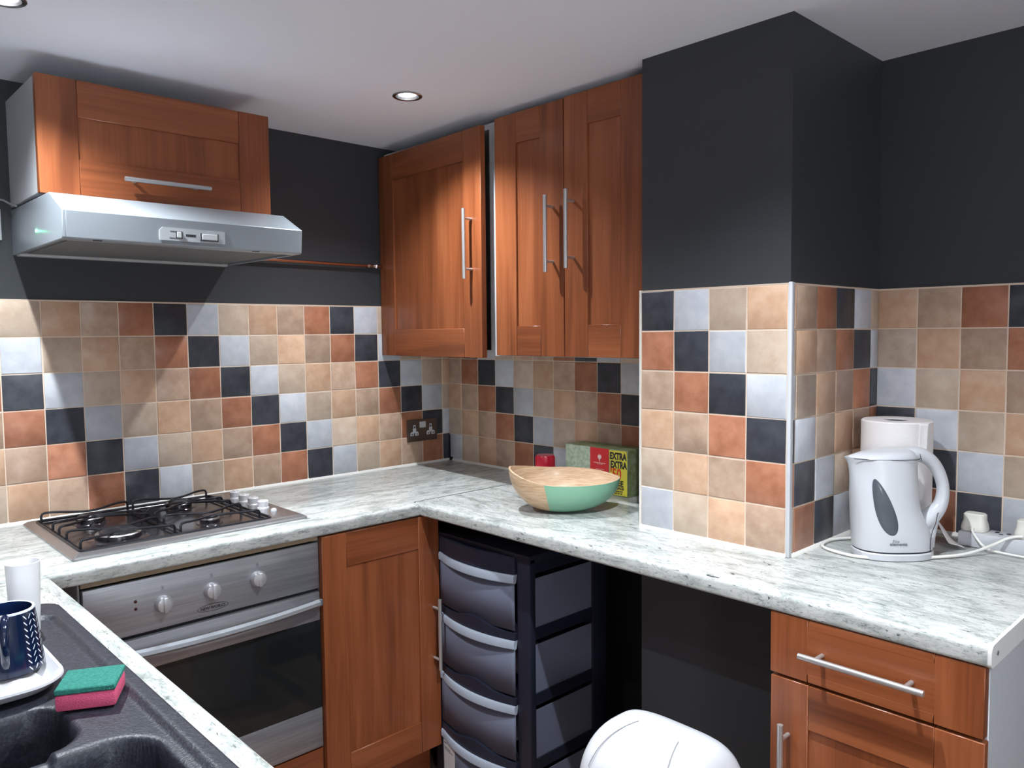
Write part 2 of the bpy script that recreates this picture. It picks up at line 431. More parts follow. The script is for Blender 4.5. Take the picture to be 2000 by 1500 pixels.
# ---- wall unit in the corner, door a little ajar
t = thing('wall_cabinet', 'single door wooden wall cabinet in the corner, door hanging slightly ajar', 'cabinet', (0, -.004, 1.345), -PI/2)
carcass(t, .630, .298, 0, .748, (0, -.002, 0))
lab(obj('filler_strip', B().box(.598, .6345, -.3015, -.3005, .0, .748), white_lam, t), 'white edge strip')
d = shaker(t, .612, .738, (.004, -.308, -.006), .096, .096, label='wooden door slightly ajar')
d.rotation_euler = (0, 0, -.045)
bar_handle(d, .563, .368)
# ---- double wall unit
t = thing('wall_cabinet', 'double door wooden wall cabinet between corner cabinet and chimney breast', 'cabinet', (0, -.640, 1.345), -PI/2)
carcass(t, .608, .298, 0, .755, (0, -.002, 0))
d = shaker(t, .296, .748, (.008, -.301, .002), .096, .093, label='left wooden door'); bar_handle(d, .253, .362)
d = shaker(t, .299, .750, (.308, -.302, .002), .090, .093, label='right wooden door'); bar_handle(d, .036, .368)

# ================================================================== WORKTOPS
TH = .038
def nosing(r1=.011, r2=.007):
    """front edge profile (out, z), out<0 is to the front; flat back at .06"""
    return [(.06, ZW)]+[(r1-r1*math.sin(a), ZW-r1+r1*math.cos(a)) for a in [i*PI/12 for i in range(7)]] + \
           [(r2-r2*math.cos(a), ZW-TH+r2-r2*math.sin(a)) for a in [i*PI/8 for i in range(5)]]+[(.06, ZW-TH)]
# hob run (front faces -y) including the corner square
b = B()
b.prism([(-.600+o_, z) for o_, z in nosing()], 2.2-.6035, 'x', -2.2)
b.box(-2.2, -.6035, -.540, -.001, ZW-TH, ZW).box(-.6035, -.001, -.5695, -.001, ZW-TH, ZW)
tag(obj('worktop', b, lam_x), 'marbled pale green laminate worktop carrying the gas hob', 'worktop')
b = B()
b.prism([(-.603+o_, z) for o_, z in nosing()], -(2.145-.5705), 'y', -.5705)
b.box(-.543, -.001, -.571, YC1+.0005, ZW-TH, ZW).box(-.543, XC-.0005, YC1, YC2, ZW-TH, ZW).box(-.543, XR-.001, YC2-.0005, -2.145, ZW-TH, ZW)
tw = thing('worktop', 'marbled pale laminate worktop running round the chimney breast, under bowl and kettle', 'worktop', (0, 0, 0))
obj('laminate_top', b, lam_y, tw)
pr_ = [(x, z) for x, z in [(-.603-.002+o_, z) for o_, z in nosing(.012, .008)]]
pr_ = [(XR-.002, ZW+.001), (-.56, ZW+.001)]+pr_[1:-1]+[(-.56, ZW-TH-.001), (XR-.002, ZW-TH-.001)]
b = B().prism(pr_, -.006, 'y', -2.1455)
b.m(1).cyl((-.575, -2.1516, ZW-.018), (-.575, -2.153, ZW-.018), .004, n=12)
lab(obj('end_strip', b, [mat('pale_end_strip', (.70, .70, .68), .4), steel], tw), 'pale end strip with a screw')
# dark joint line between the two runs
b = B().box(-.600, -.02, -.5712, -.5688, ZW-.004, ZW+.0006); lab(obj('joint', b, ink, tw), 'dark joint line')
# sink run (front faces +x)
b = B()
SY0, SY1 = -.622, -2.36
b.prism([(-1.607-o_, z) for o_, z in nosing()], SY1-SY0, 'y', SY0)
b.box(-1.68, -1.667, SY0, SY1, ZW-TH, ZW).box(-2.207, -1.68, SY0, -1.285, ZW-TH, ZW)
b.box(-2.207, -2.11, -1.285, -1.92, ZW-TH, ZW).box(-2.207, -1.68, -1.92, SY1, ZW-TH, ZW)
tag(obj('worktop', b, lam_y), 'marbled pale laminate worktop around the dark sink', 'worktop')

# ================================================================== BASE UNITS
# corner base unit right of the oven
t = thing('base_cabinet', 'wooden base cabinet with upright bar handle, right of the oven', 'cabinet', (-.935, -.02, 0))
carcass(t, .404, .555, .10, ZW-TH, (0, 0, 0))
d = shaker(t, .409, .745, (-.003, -.557, .112), .078, .098, label='wooden door'); bar_handle(d, .384, .372)
b = B().box(0, .40, -.52, -.50, 0, .10); obj('plinth', b, wh, t)
b = B().box(0, .40, -.556, -.54, .852, ZW-TH-.001); obj('top_rail', b, mat('beige_rail', (.35, .27, .18), .6), t)
# base unit at the end of the right run
t = thing('base_cabinet', 'wooden base cabinet with drawer, white side, at the open end of the worktop', 'cabinet', (.1, -1.757, -.0005), -PI/2)
b = B(); k = .018
b.box(0, k, -.678, 0, .10, ZW-TH, ch=.001).box(.386-k, .386, -.678, 0, .10, ZW-TH, ch=.001).box(k, .386-k, -.678, 0, .10, .118)
b.box(k, .386-k, -.678, 0, .826, ZW-TH).box(k, .386-k, -.008, 0, .118, .826)
b.m(1).box(.05, .052, -.679, -.678, .1, .11)
lab(obj('carcass', b, [white_lam, white_lam], t), 'white melamine box')
d = shaker(t, .382, .123, (.003, -.680, .738), .078, .018, plain=True, name='drawer', label='wooden drawer front'); bar_handle(d, .187, .062, vertical=False)
d = shaker(t, .382, .622, (.005, -.680, .110), .078, .088, label='wooden door'); bar_handle(d, .038, .43)
b = B().box(0, .386, -.64, -.62, 0, .10); obj('plinth', b, wh, t)
# sink base unit (front faces +x)
t = thing('base_cabinet', 'long wooden base cabinet under the sink worktop', 'cabinet', (-2.19, -2.34, 0), PI/2)
carcass(t, 1.70, .56, .10, ZW-TH-.16)
for i in range(3):
    d = shaker(t, .56, .60, (.005+i*.566, -.562, .108), .08, .09, label='wooden door'); bar_handle(d, .05, .5)
b = B().box(0, 1.70, -.55, -.53, .703, ZW-TH-.001).box(0, .018, -.53, 0, .703, ZW-TH-.001).box(1.682, 1.70, -.53, 0, .703, ZW-TH-.001); obj('apron', b, wh, t)
b = B().box(0, 1.70, -.50, -.48, 0, .10); obj('plinth', b, wh, t)

# ================================================================== OVEN
t = thing('oven', 'built-in stainless steel electric oven with three knobs, under the hob', 'oven', (-1.24, -.02, 0))
b = B().box(-.296, .296, -.545, 0, .255, .838); obj('casing', b, dark_void, t)
b = B().cbox(-.299, .299, -.562, -.545, .712, .842, .003); fas = obj('control_panel', b, steel, t)
for x, z in ((-.123, .772), (-.003, .777), (.119, .780)):
    b = B().lathe([(.021, 0), (.0215, .004), (.019, .012), (.0175, .016), (.012, .018)], (x, -.562, z), 32, 'y')
    b.cbox(x-.0045, x+.0045, -.586, -.578, z-.018, z+.018, .002)
    kn = lab(obj('knob', b, mat('satin_knob', (.50, .50, .52), .3, metal=.5), fas), 'satin silver knob')
for z in (.792, .774):
    b = B().lathe([(.0038, 0), (.0034, .0015), (.001, .0025)], (-.186, -.562, z), 16, 'y'); obj('indicator_or_reflection', b, mat('dark_red_lens', (.05, .01, .01), .2), fas)
for x, z in ((-.123, .811), (-.003, .815), (.119, .817)):
    b = B()
    for q in (-.004, 0, .004): b.box(x-.004, x+.004, -.5626, -.562, z+q-.0004, z+q+.0004)
    b.box(x-.0004, x+.0004, -.5626, -.562, z-.004, z+.004)
    obj('dial_mark', b, mat('faint_print', (.12, .12, .13), .5), fas)
b = B()
n = 40
for i in range(n):
    a0, a1 = 2*PI*i/n, 2*PI*(i+1)/n
    q = [(math.cos(a)*.040*k_, math.sin(a)*.0095*k2) for a, k_, k2 in ((a0, 1, 1), (a1, 1, 1), (a1, .97, .87), (a0, .97, .87))]
    b.face([b.bm.verts.new((-.002+x, -.5626, .7335+z)) for x, z in q])
RX = Matrix.Rotation(PI/2, 4, 'X')
b.text('NEW WORLD', .010, Matrix.Translation((-.002, -.5624, .7302)) @ RX, .0002, align='CENTER')
obj('oval_badge', b, ink, fas, fix=False)
b = B().cbox(-.298, .298, -.556, -.545, .705, .712, .001); obj('gap_seal', b, dark_void, t)
# door: steel frame round a dark glass pane
b = B()
b.cbox(-.298, .298, -.566, -.546, .622, .703, .004).cbox(-.298, .298, -.566, -.546, .258, .372, .003)
door = obj('door', b, steel, t)
b = B().box(-.298, .298, -.564, -.546, .371, .623); lab(obj('glass_pane', b, black_glass, door), 'dark glass pane')
# bowed handle
b = B(); pts = []
N_ = 28
def hp(u):  # u -1..1
    return Vector((.285*u, -.566-.022-.016*(1-u*u), .672-.006*(1-u*u)+.006))
R_ = []
for i in range(N_+1):
    p = hp(-1+2*i/N_)
    R_.append([b.bm.verts.new(p+Vector((0, dy, dz))) for dy, dz in ((-.006, .006), (.006, .010), (.010, .004), (.004, -.006), (-.004, -.008), (-.009, -.002))])
for A_, Q_ in zip(R_, R_[1:]): b.join(A_, Q_)
b.face(R_[0]); b.face(R_[-1])
for sx in (-1, 1): b.box(sx*.285-.012, sx*.285+.012, -.585, -.565, .668, .686, ch=.002)
lab(obj('handle', b, mat('pale_steel_handle', (.34, .355, .38), .34, metal=.8), door), 'bowed steel handle')
# filler strips of the oven housing
b = B().box(-.300, .300, -.556, -.535, .847, ZW-TH-.001)
lab(obj('upper_rail', b, mat('beige_rail'), t), 'beige rail under the worktop')
b = B().box(-.300, .300, -.560, -.542, .112, .252, ch=.001); lab(obj('lower_panel', b, wh, t), 'wooden panel below the oven door')
b = B().box(-.300, .300, -.52, -.50, 0, .10); obj('plinth', b, wh, t)
b = B().box(-.3035, -.299, -.54, 0, .10, ZW-TH-.001).box(-.299, .299, -.54, 0, .10, .112)
obj('housing', b, white_lam, t)

# ================================================================== HOB
HX0, HX1, HY0, HY1 = -1.541, -.938, -.525, -.032
t = thing('gas_hob', 'four burner stainless gas hob with black wire pan supports', 'hob', (0, 0, 0))
hz = ZW+.0005
b = B()
def rring(x0, x1, y0, y1, r, z, n=5):
    o_ = []
    for cx, cy, a in ((x1-r, y1-r, 0), (x0+r, y1-r, PI/2), (x0+r, y0+r, PI), (x1-r, y0+r, 1.5*PI)):
        o_ += [b.bm.verts.new((cx+r*math.cos(a+PI/2*i/n), cy+r*math.sin(a+PI/2*i/n), z)) for i in range(n+1)]
    return o_
o1 = rring(HX0, HX1, HY0, HY1, .008, hz); o2 = rring(HX0, HX1, HY0, HY1, .008, hz+.004); o3 = rring(HX0+.009, HX1-.009, HY0+.009, HY1-.009, .006, hz+.010)
WX0, WX1, WY0, WY1 = -1.512, -1.032, -.487, -.062
o4 = rring(WX0-.004, WX1+.004, WY0-.004, WY1+.004, .014, hz+.010); o5 = rring(WX0, WX1, WY0, WY1, .012, hz+.005)
for a, c in ((o1, o2), (o2, o3), (o3, o4), (o4, o5)): b.join(a, c)
b.face(o1[::-1]); b.m(1).face(o5)
obj('hob_plate', b, [hob_rim, hob_steel], t)
b = B()
pts = []
for cx, cy, a in ((WX1-.012, WY1-.012, 0), (WX0+.012, WY1-.012, PI/2), (WX0+.012, WY0+.012, PI), (WX1-.012, WY0+.012, 1.5*PI)):
    pts += [(cx+.014*math.cos(a+PI/2*i/4), cy+.014*math.sin(a+PI/2*i/4), hz+.011) for i in range(5)]
b.tube(pts, .0032, 8, closed=True); lab(obj('black_rim', b, black_en, t), 'black rim round the burner well')
for x, y, r in ((-1.400, -.388, .054), (-1.400, -.150, .036), (-1.155, -.140, .036), (-1.168, -.400, .026)):
    z0 = hz+.005
    bz = B().lathe([(r*1.35, 0), (r*1.3, .002), (r*1.02, .003), (r, .012)], (x, y, z0), 36, cap1=False)
    bu = obj('burner', bz, hob_steel, t)
    bz = B().lathe([(r*.98, .010), (r, .014), (r*.95, .0165)], (x, y, z0), 36); lab(obj('crown', bz, mat('grey_alloy', (.38, .37, .36), .35, metal=.9), bu), 'silver ring')
    bz = B().lathe([(r*.80, .0165), (r*.82, .020), (r*.74, .023), (.0001, .0235)], (x, y, z0), 36); lab(obj('cap', bz, black_en, bu), 'black cap')
# pan supports: two wire grids
def wire(b, x0, x1, y, cy, zt):
    """a wire with a foot at each end, bowing in towards the burner"""
    zb = hz+.008; bow = (cy-y)*.62; m_ = (x0+x1)/2
    pts = [(x0, y, zb), (x0, y, zt-.008), (x0+.003, y, zt-.002), (x0+.010, y, zt)]
    for i in range(1, 12):
        u = i/12; x = x0+.010+(x1-x0-.020)*u; g_ = math.sin(PI*u)**2
        pts.append((x, y+bow*g_, zt-.004*g_))
    pts += [(x1-.010, y, zt), (x1-.003, y, zt-.002), (x1, y, zt-.008), (x1, y, zb)]
    b.tube(pts, .0033, 8)
for gx0, gx1 in ((-1.506, -1.283), (-1.268, -1.050)):
    b = B()
    for cy, ys_ in ((-.388, (-.455, -.335)), (-.150, (-.265, -.205, -.085))):
        for y in ys_: wire(b, gx0, gx1, y, cy, hz+.036 if y == -.085 else hz+.031)
    for x in (gx0, gx1):
        b.tube([(x, -.455, hz+.010), (x, -.085, hz+.010)], .0026, 8)
    obj('pan_support', b, black_en, t)
for i, y in enumerate((-.165, -.229, -.293, -.357)):
    b = B().lathe([(.017, 0), (.017, .004), (.0145, .006), (.016, .022), (.013, .0245)], (-.992, y, hz+.010), 28)
    b.cbox(-.995, -.989, y-.0135, y+.0135, hz+.028, hz+.036, .002)
    lab(obj('knob', b, mat('bright_knob', (.72, .72, .74), .25, metal=.25), t), 'silver knob')
b = B().lathe([(.0085, 0), (.008, .005), (.004, .008)], (-.985, -.410, hz+.010), 20); lab(obj('ignition_button', b, white_pl, t), 'small pale ignition button')

# ================================================================== COOKER HOOD
t = thing('cooker_hood', 'silver grey cooker hood under the short wall cabinet', 'cooker hood', (-1.525, 0, 1.645))
prof = [(-.001, .122), (-.40, .118), (-.505, .066), (-.500, .003), (-.494, 0), (-.001, 0)]
b = B()
b.prism(prof, -.008, 'x', .602).prism(prof, .008, 'x', 0)
front = [(-.001, .122), (-.40, .118), (-.505, .066), (-.500, .003), (-.494, 0), (-.460, 0), (-.460, .006), (-.488, .008), (-.496, .062), (-.396, .110), (-.001, .114)]
b.prism(front, .588, 'x', .007)
body = obj('housing', b, silver_paint, t, bevel=.0015)
b = B().box(.010, .592, -.462, -.004, .006, .012)
b.box(.03, .572, -.44, -.03, .004, .007); lab(obj('grease_filter', b, filtr, t), 'grey grease filter underneath')
b = B().box(.008, .594, -.03, -.003, -.003, .006, ch=.002); obj('rear_rail', b, mat('pale_plastic_rail', (.45, .45, .45), .3), t)
for x in (.075, .468): lab(obj('catch_slot', B().box(x-.010, x+.010, -.4965, -.493, -.0006, .004), ink, t), 'dark slot in the lower edge')
# control panel
b = B(); b.prism([(.214, .012), (.378, .012), (.380, .014), (.380, .042), (.376, .044), (.222, .044), (.214, .036)], -.003, 'y', -.502)
cp_ = lab(obj('control_panel', b, mat('grey_control_panel', (.36, .38, .40), .35), t), 'grey strip of controls')
b = B().box(.238, .270, -.5056, -.5045, .0185, .0195).box(.268, .270, -.5058, -.5045, .018, .036).box(.254, .256, -.5058, -.5045, .018, .036).box(.240, .270, -.5056, -.5045, .0350, .0358)
b.box(.316, .318, -.5058, -.5045, .018, .036).box(.314, .362, -.5058, -.5045, .0168, .0186).box(.360, .362, -.5058, -.5045, .018, .036)
for x in (.281, .286, .291, .296, .301): b.box(x-.0021, x+.0021, -.5054, -.5045, .0245, .0305)
obj('slider_slots', b, ink, cp_)
obj('slider', B().cbox(.2565, .267, -.509, -.5045, .020, .0345, .001), mat('grey_slider', (.48, .50, .51), .35), cp_)
obj('slider', B().cbox(.320, .359, -.508, -.5045, .0195, .034, .001), mat('grey_slider'), cp_)
b = B().lathe([(.0045, 0), (.004, .0012), (.002, .0018)], (-.001, -.27, .040), 16, 'x')
for v in b.bm.verts: v.co.x = -.001-(v.co.x+.001)
lab(obj('indicator_or_reflection', b, mat('green_reflection', (.2, 1, .5), .3, emit=((.12, 1, .38), 9)), t), 'glowing green spot standing in for a reflection')  # glowing dot in place of a green reflection on the hood side
# added point light spreads the green of the reflection spot onto the housing
L = bpy.data.lights.new('reflection_glow', 'POINT'); L.energy = .006; L.color = (.05, 1, .3); L.shadow_soft_size = .002
o = bpy.data.objects.new('reflection_glow', L); C.objects.link(o); o.parent = t; o.location = (-.007, -.27, .040)

# pipe, sockets
b = B().tube([(-.93, -.022, 1.674), (-.62, -.021, 1.673), (-.04, -.022, 1.672)], .0055, 12)
t = tag(obj('copper_pipe', b, copper), 'thin copper pipe running level along the dark wall beside the hood', 'pipe')
b = B().tube([(-.395, -.022, 1.673), (-.385, -.022, 1.673), (-.38, -.022, 1.673), (-.362, -.022, 1.673), (-.358, -.022, 1.673), (-.348, -.022, 1.673)], [.0075, .0095, .007, .007, .0095, .0075], 14)
b.box(-.374, -.366, -.021, 0, 1.670, 1.676)
lab(obj('fitting', b, chrome, t), 'chrome compression fitting')
t = thing('wall_socket', 'dark bronze double power socket on the tiles near the corner', 'socket', (-.147, -.0066, 1.037))
b = B().cbox(-.0735, .0735, -.006, 0, -.044, .044, .002)
obj('face_plate', b, mat('bronze_plate', (.16, .12, .10), .35, metal=.8), t)
for cx in (-.040, .040):
    b = B().box(cx-.005, cx+.005, -.0072, -.006, .006, .022).box(cx-.020, cx-.004, -.0072, -.006, -.020, -.008).box(cx+.004, cx+.020, -.0072, -.006, -.020, -.008)
    b.box(cx-.016, cx+.016, -.0070, -.006, -.010, -.004).box(cx-.008, cx+.008, -.0070, -.006, -.004, .008)
    b.m(1).box(cx-.0022, cx+.0022, -.0076, -.0071, .009, .018).box(cx-.015, cx-.009, -.0076, -.0071, -.0165, -.012).box(cx+.009, cx+.015, -.0076, -.0071, -.0165, -.012)
    lab(obj('outlet', b, [white_pl, ink], t), 'white three-pin outlet')
b = B().cbox(-.015, .015, -.009, -.006, .010, .034, .001); lab(obj('switch', b, white_pl, t), 'white rocker switches')
t = thing('wall_switch', 'white square wall switch by the hood, cut off by the left frame edge', 'switch', (-1.593, 0, 1.726))
b = B().cbox(-.043, .043, -.010, 0, -.043, .043, .003); obj('face_plate', b, white_pl, t)
b = B().cbox(-.010, .010, -.014, -.010, -.016, .016, .002); obj('rocker', b, white_pl, t)
b = B().tube([(-1.70, -.006, 1.83), (-1.62, -.012, 1.81), (-1.57, -.018, 1.795), (-1.545, -.03, 1.788), (-1.532, -.05, 1.775), (-1.528, -.08, 1.769)], .0028, 8)
tag(obj('power_cord', b, mat('grey_cord', (.25, .25, .26), .4)), 'thin grey cord reaching the top of the cooker hood', 'cord')
b = B().box(-.009, -.001, -.014, -.0075, ZW+.014, 1.004, ch=.002); b.box(-.014, -.001, -.028, -.014, ZW+.0005, ZW+.014, ch=.002).box(-.009, -.001, -.016, -.008, ZW+.006, ZW+.016)
tag(obj('corner_pipe_cover', b, black_pl), 'black upright strip low in the tiled corner', 'pipe')

# ================================================================== DRAWER TOWER
TX0, TX1, TY0, TY1 = -.527, -.19, -.565, -1.000
t = thing('drawer_tower', 'black plastic drawer tower with frosted drawers under the worktop', 'drawers', (0, 0, 0))
yc = (TY0+TY1)/2; hw = (TY0-TY1)/2
def front_x(y, bow=.030):
    u = (y-yc)/.172; return TX0-.004-bow*max(0, 1-u*u)
b = B()
pw = .050
for y0, y1 in ((TY0, TY0-.038), (TY1, TY1+.052)):
    for x0, x1 in ((TX0, TX0+.024), (TX1-.07, TX1)): b.box(x0, x1, y0, y1, 0, .792, ch=.004)
levels = [.735-.190*i for i in range(4)]
for i, zt in enumerate(levels+[-.025]):
    z1 = zt+.046 if i < 4 else .012; z0 = zt+.012 if i < 4 else 0
    b.box(TX0+.004, TX1-.002, TY0-.002, TY1+.002, z0, z1)
b.box(TX0-.002, TX1, TY0, TY1, .775, .800, ch=.004)
b.box(TX1-.008, TX1, TY0, TY1, 0, .79)
obj('frame', b, black_pl, t)
# bowed shelf edges with a wave, one above each drawer gap
for i in range(5):
    zt = .783-.190*i if i else .792
    b = B(); n = 30; T_, Bt, T2, B2 = [], [], [], []
    for k in range(n+1):
        y = -.603-(.344)*k/n; u = k/n; x = front_x(y, .032)
        zlo = levels[i]+.004 if i < 4 else .001
        wv_ = .022*math.exp(-((u-.55)/.20)**2) if i else 0
        zhi = .015+wv_*.4 if i == 4 else (levels[i]+.024+wv_) if i else .790
        for l_, xx, z in ((T_, x, zhi), (Bt, x-.001, zlo), (T2, x+.014, zhi), (B2, x+.014, zlo)): l_.append(b.bm.verts.new((xx, y, z)))
    for A_, Q_ in ((T_, Bt), (Bt, B2), (B2, T2), (T2, T_)): b.join(A_, Q_, False)
    b.face([T_[0], Bt[0], B2[0], T2[0]]); b.face([T_[-1], Bt[-1], B2[-1], T2[-1]])
    lab(obj('shelf_edge', b, black_pl, t), 'black shelf edge with a finger wave' if i else 'black top edge')
for i, zt in enumerate(levels):
    b = B(); n = 24; zb = max(zt-.158, .016)
    def shell(y, z): return Vector((front_x(y, .022), y, z))
    V = [[b.bm.verts.new(shell(-.605-.340*k/n, z)) for k in range(n+1)] for z in (zt, zb)]
    b.join(V[0], V[1], False)
    b.bm.faces.ensure_lookup_table()
    # thin inner skin, sides and base
    x2 = TX1-.02
    b.box(TX0+.026, x2, -.6085, -.6065, zb, zt-.008).box(TX0+.026, x2, -.9935, -.9915, zb, zt-.004).box(x2-.002, x2, -.606, -.9915, zb, zt-.01)
    b.box(TX0+.012, x2, -.606, -.9915, zb, zb+.002)
    dr = lab(obj('drawer', b, drawer_pl, t), 'frosted grey drawer')
    md = dr.modifiers.new('s', 'SOLIDIFY'); md.thickness = .0015
    b = B(); Q = []
    for k in range(n+1):
        y = -.603-.344*k/n; x = front_x(y, .038)
        Q.append([b.bm.verts.new((x+dx, y, z)) for dx, z in ((.010, zt+.004), (-.002, zt+.003), (-.005, zt-.003), (-.004, zt-.020), (.000, zt-.023), (.006, zt-.020))])
    for A_, C_ in zip(Q, Q[1:]): b.join(A_, C_)
    b.face(Q[0]); b.face(Q[-1][::-1])
    lab(obj('pull_lip', b, lip_pl, dr), 'pale curved pull lip')
b = B(); zl = levels[3]
R_ = [[b.bm.verts.new((front_x(y, .022)-.0012, y, z)) for y in [-.612-.009*k for k in range(9)]] for z in (zl-.028, zl-.14)]
b.join(R_[0], R_[1], False)
b.m(1)
for z, ln, hh in ((zl-.034, 2, .003), (zl-.048, 5, .0022), (zl-.054, 7, .0022)):
    V = [[b.bm.verts.new((front_x(y, .022)-.0018, y, q)) for y in [-.616-.008*k for k in range(ln+1)]] for q in (z, z-hh)]
    b.join(V[0], V[1], False)
lab(obj('label_sticker', b, [mat('paper_label', (.55, .52, .52), .6), ink], t), 'white printed label on the lowest drawer')
# soft contents
def bundle(name, label, loc, sx, sy, sz, m_, seed):
    random.seed(seed); b = B(); ph = [random.uniform(0, 6) for _ in range(6)]
    def fn(u, v):
        a = 2*PI*u; e = PI*v
        r = 1+.10*math.sin(3*a+ph[0])*math.sin(e)+.07*math.sin(5*a+ph[1]+3*e)
        z = math.cos(e)
        return Vector((sx*r*math.sin(e)*math.cos(a), sy*r*math.sin(e)*math.sin(a), sz*(max(z, -.98)*.5+.5)*(1+.12*math.sin(2*a+ph[2]))))
    b.grid(fn, 28, 16, cu=True)
    return tag(obj(name, b, m_, loc=loc), label, 'cloth')
bundle('cloth_bundle', 'pale pinkish bundle seen blurred through the second frosted drawer', (-.42, -.82, levels[1]-.153), .075, .11, .105, cloth_m, 3)
bundle('cloth_bundle', 'dim pale bundle seen blurred in the third frosted drawer', (-.42, -.86, levels[2]-.153), .075, .09, .07, mat('grey_cloth', (.5, .5, .55), .9), 5)
random.seed(11)

# ================================================================== BIN
t = thing('swing_bin', 'white plastic swing-lid bin in front of the gap under the worktop', 'bin', (-.782, -1.626, 0))
def sup(a, hx, hy, e=.28):
    c_, s_ = math.cos(a), math.sin(a)
    return hx*math.copysign(abs(c_)**(2*e), c_), hy*math.copysign(abs(s_)**(2*e), s_)
b = B(); n = 56
def loft(b, secs, n=56, e=.28, cap=True):
    Rg = []
    for hx, hy, z in secs:
        Rg.append([b.bm.verts.new((*sup(2*PI*i/n, hx, hy, e), z)) for i in range(n)])
    for A_, Q_ in zip(Rg, Rg[1:]): b.join(A_, Q_)
    if cap: b.face(Rg[0][::-1]); b.face(Rg[-1])
    return Rg
loft(b, [(.100, .118, 0), (.104, .122, .006), (.125, .144, .485), (.132, .151, .495), (.132, .151, .512), (.126, .146, .515)])
obj('bin_body', b, white_pl, t)
b = B()
HXb, HYb, LZ = .128, .147, .513
def lid(a, s):
    """s 0 at the rim .. 1 at the ridge; barrel top with its ridge along y"""
    hx = HXb*math.cos(s*PI/2)**.82 if s < 1 else 0
    x, y = sup(a, 1, 1, .27)
    yy = y*(HYb*(1-.46*s**1.8)); xx = x*hx
    z = LZ+.006+.114*math.sin(s*PI/2)**1.0
    return xx, yy, z
Rg = []
for k in range(15):
    s = k/14
    Rg.append([b.bm.verts.new(lid(2*PI*i/n, s)) for i in range(n)])
r0 = [b.bm.verts.new((*sup(2*PI*i/n, .134, .153, .27), LZ-.016)) for i in range(n)]; r1 = [b.bm.verts.new((*sup(2*PI*i/n, .134, .153, .27), LZ+.002)) for i in range(n)]
b.join(r0, r1); b.join(r1, Rg[0])
for A_, Q_ in zip(Rg, Rg[1:]): b.join(A_, Q_)
bmesh.ops.remove_doubles(b.bm, verts=list(b.bm.verts), dist=.0004)
ld = obj('lid', b, white_pl, t)
# seam of the swinging flap
def seam_pt(fy, s, side):
    y0 = HYb*(1-.46*s**1.8); hx = HXb*math.cos(s*PI/2)**.82
    return Vector((side*hx*1.004, fy*y0, LZ+.0065+.114*math.sin(s*PI/2)))
b = B()
for side in (-1,):
    pts = [seam_pt(.62, s, side) for s in [.985-.05*i for i in range(15)]]
    pts += [seam_pt(.62-.04*i, .27-.004*i if i < 3 else .26, side) for i in range(1, 31)]
    pts += [seam_pt(-.62, s, side) for s in [.30+.05*i for i in range(14)]]
    b.tube(pts, .0011, 6)
lab(obj('flap_seam', b, mat('grey_seam', (.25, .25, .26), .6), ld), 'grey seam line of the swing flap')

# ================================================================== SINK
t = thing('sink', 'dark granite composite sink with drainer and one and a half bowls', 'sink', (0, 0, 0))
X0, X1, Y0, Y1 = -2.150, -1.645, -1.945, -.826
def sdrr(x, y, x0, x1, y0, y1, r):
    cx, cy = (x0+x1)/2, (y0+y1)/2; qx = abs(x-cx)-(x1-x0)/2+r; qy = abs(y-cy)-(y1-y0)/2+r
    return min(max(qx, qy), 0)+math.hypot(max(qx, 0), max(qy, 0))-r
def sm(a, b_, x):
    u = min(1, max(0, (x-a)/(b_-a))); return u*u*(3-2*u)
def hgt(x, y):
    z = ZW+.011
    # flat rim, then a sloping step down to the drainer and bowl level
    d = sdrr(x, y, X0+.022, X1-.022, Y0+.022, Y1-.075, .035); z -= .0065*sm(0, -.014, d)
    if y > -1.24 and x < X1-.13:
        g_ = (x-(X1-.13)) % .045; z += .002*sm(.008, .002, abs(g_-.0225))*sm(-1.24, -1.20, y)*sm(Y1-.10, Y1-.13, y)
    # bowls
    d = sdrr(x, y, -2.075, -1.762, -1.438, -1.298, .042); z -= .003*sm(.010, .0, d)+.130*sm(.002, -.012, d)
    d = sdrr(x, y, -2.075, -1.694, -1.905, -1.464, .058); z -= .003*sm(.010, .0, d)+.165*sm(.002, -.014, d)
    # overflow channel between the bowls
    d = sdrr(x, y, -1.86, -1.80, -1.48, -1.42, .008); z -= .009*sm(.003, -.005, d)*(1 if -1.462 < y < -1.438 else 0)
    d = sdrr(x, y, X0, X1, Y0, Y1, .04); z -= .011*sm(-.006, 0, d)
    return max(z, ZW+.0004) if d > -.006 else z
b = B(); st = .0032
nx = int(round((X1-X0)/st)); ny = int(round((Y1-Y0)/st)); V = {}
for i in range(nx+1):
    for j in range(ny+1):
        x = X0+i*st; y = Y0+j*st
        if sdrr(x, y, X0, X1, Y0, Y1, .04) > .002: continue
        V[i, j] = b.bm.verts.new((x, y, hgt(x, y)))
for i in range(nx):
    for j in range(ny):
        q = [V.get(k) for k in ((i, j), (i+1, j), (i+1, j+1), (i, j+1))]
        if all(q): b.face(q, True)
o = obj('basin', b, granite, t); o.data.set_sharp_from_angle(angle=PI)
b = B().lathe([(.038, 0), (.040, .002), (.030, .003), (.026, .0)], (-1.88, -1.68, ZW-.1610), 28); lab(obj('waste', b, chrome, t), 'chrome waste')
b = B().lathe([(.030, 0), (.032, .002), (.024, .003), (.02, .0)], (-1.93, -1.36, ZW-.1260), 28); lab(obj('waste', b, chrome, t), 'chrome waste')

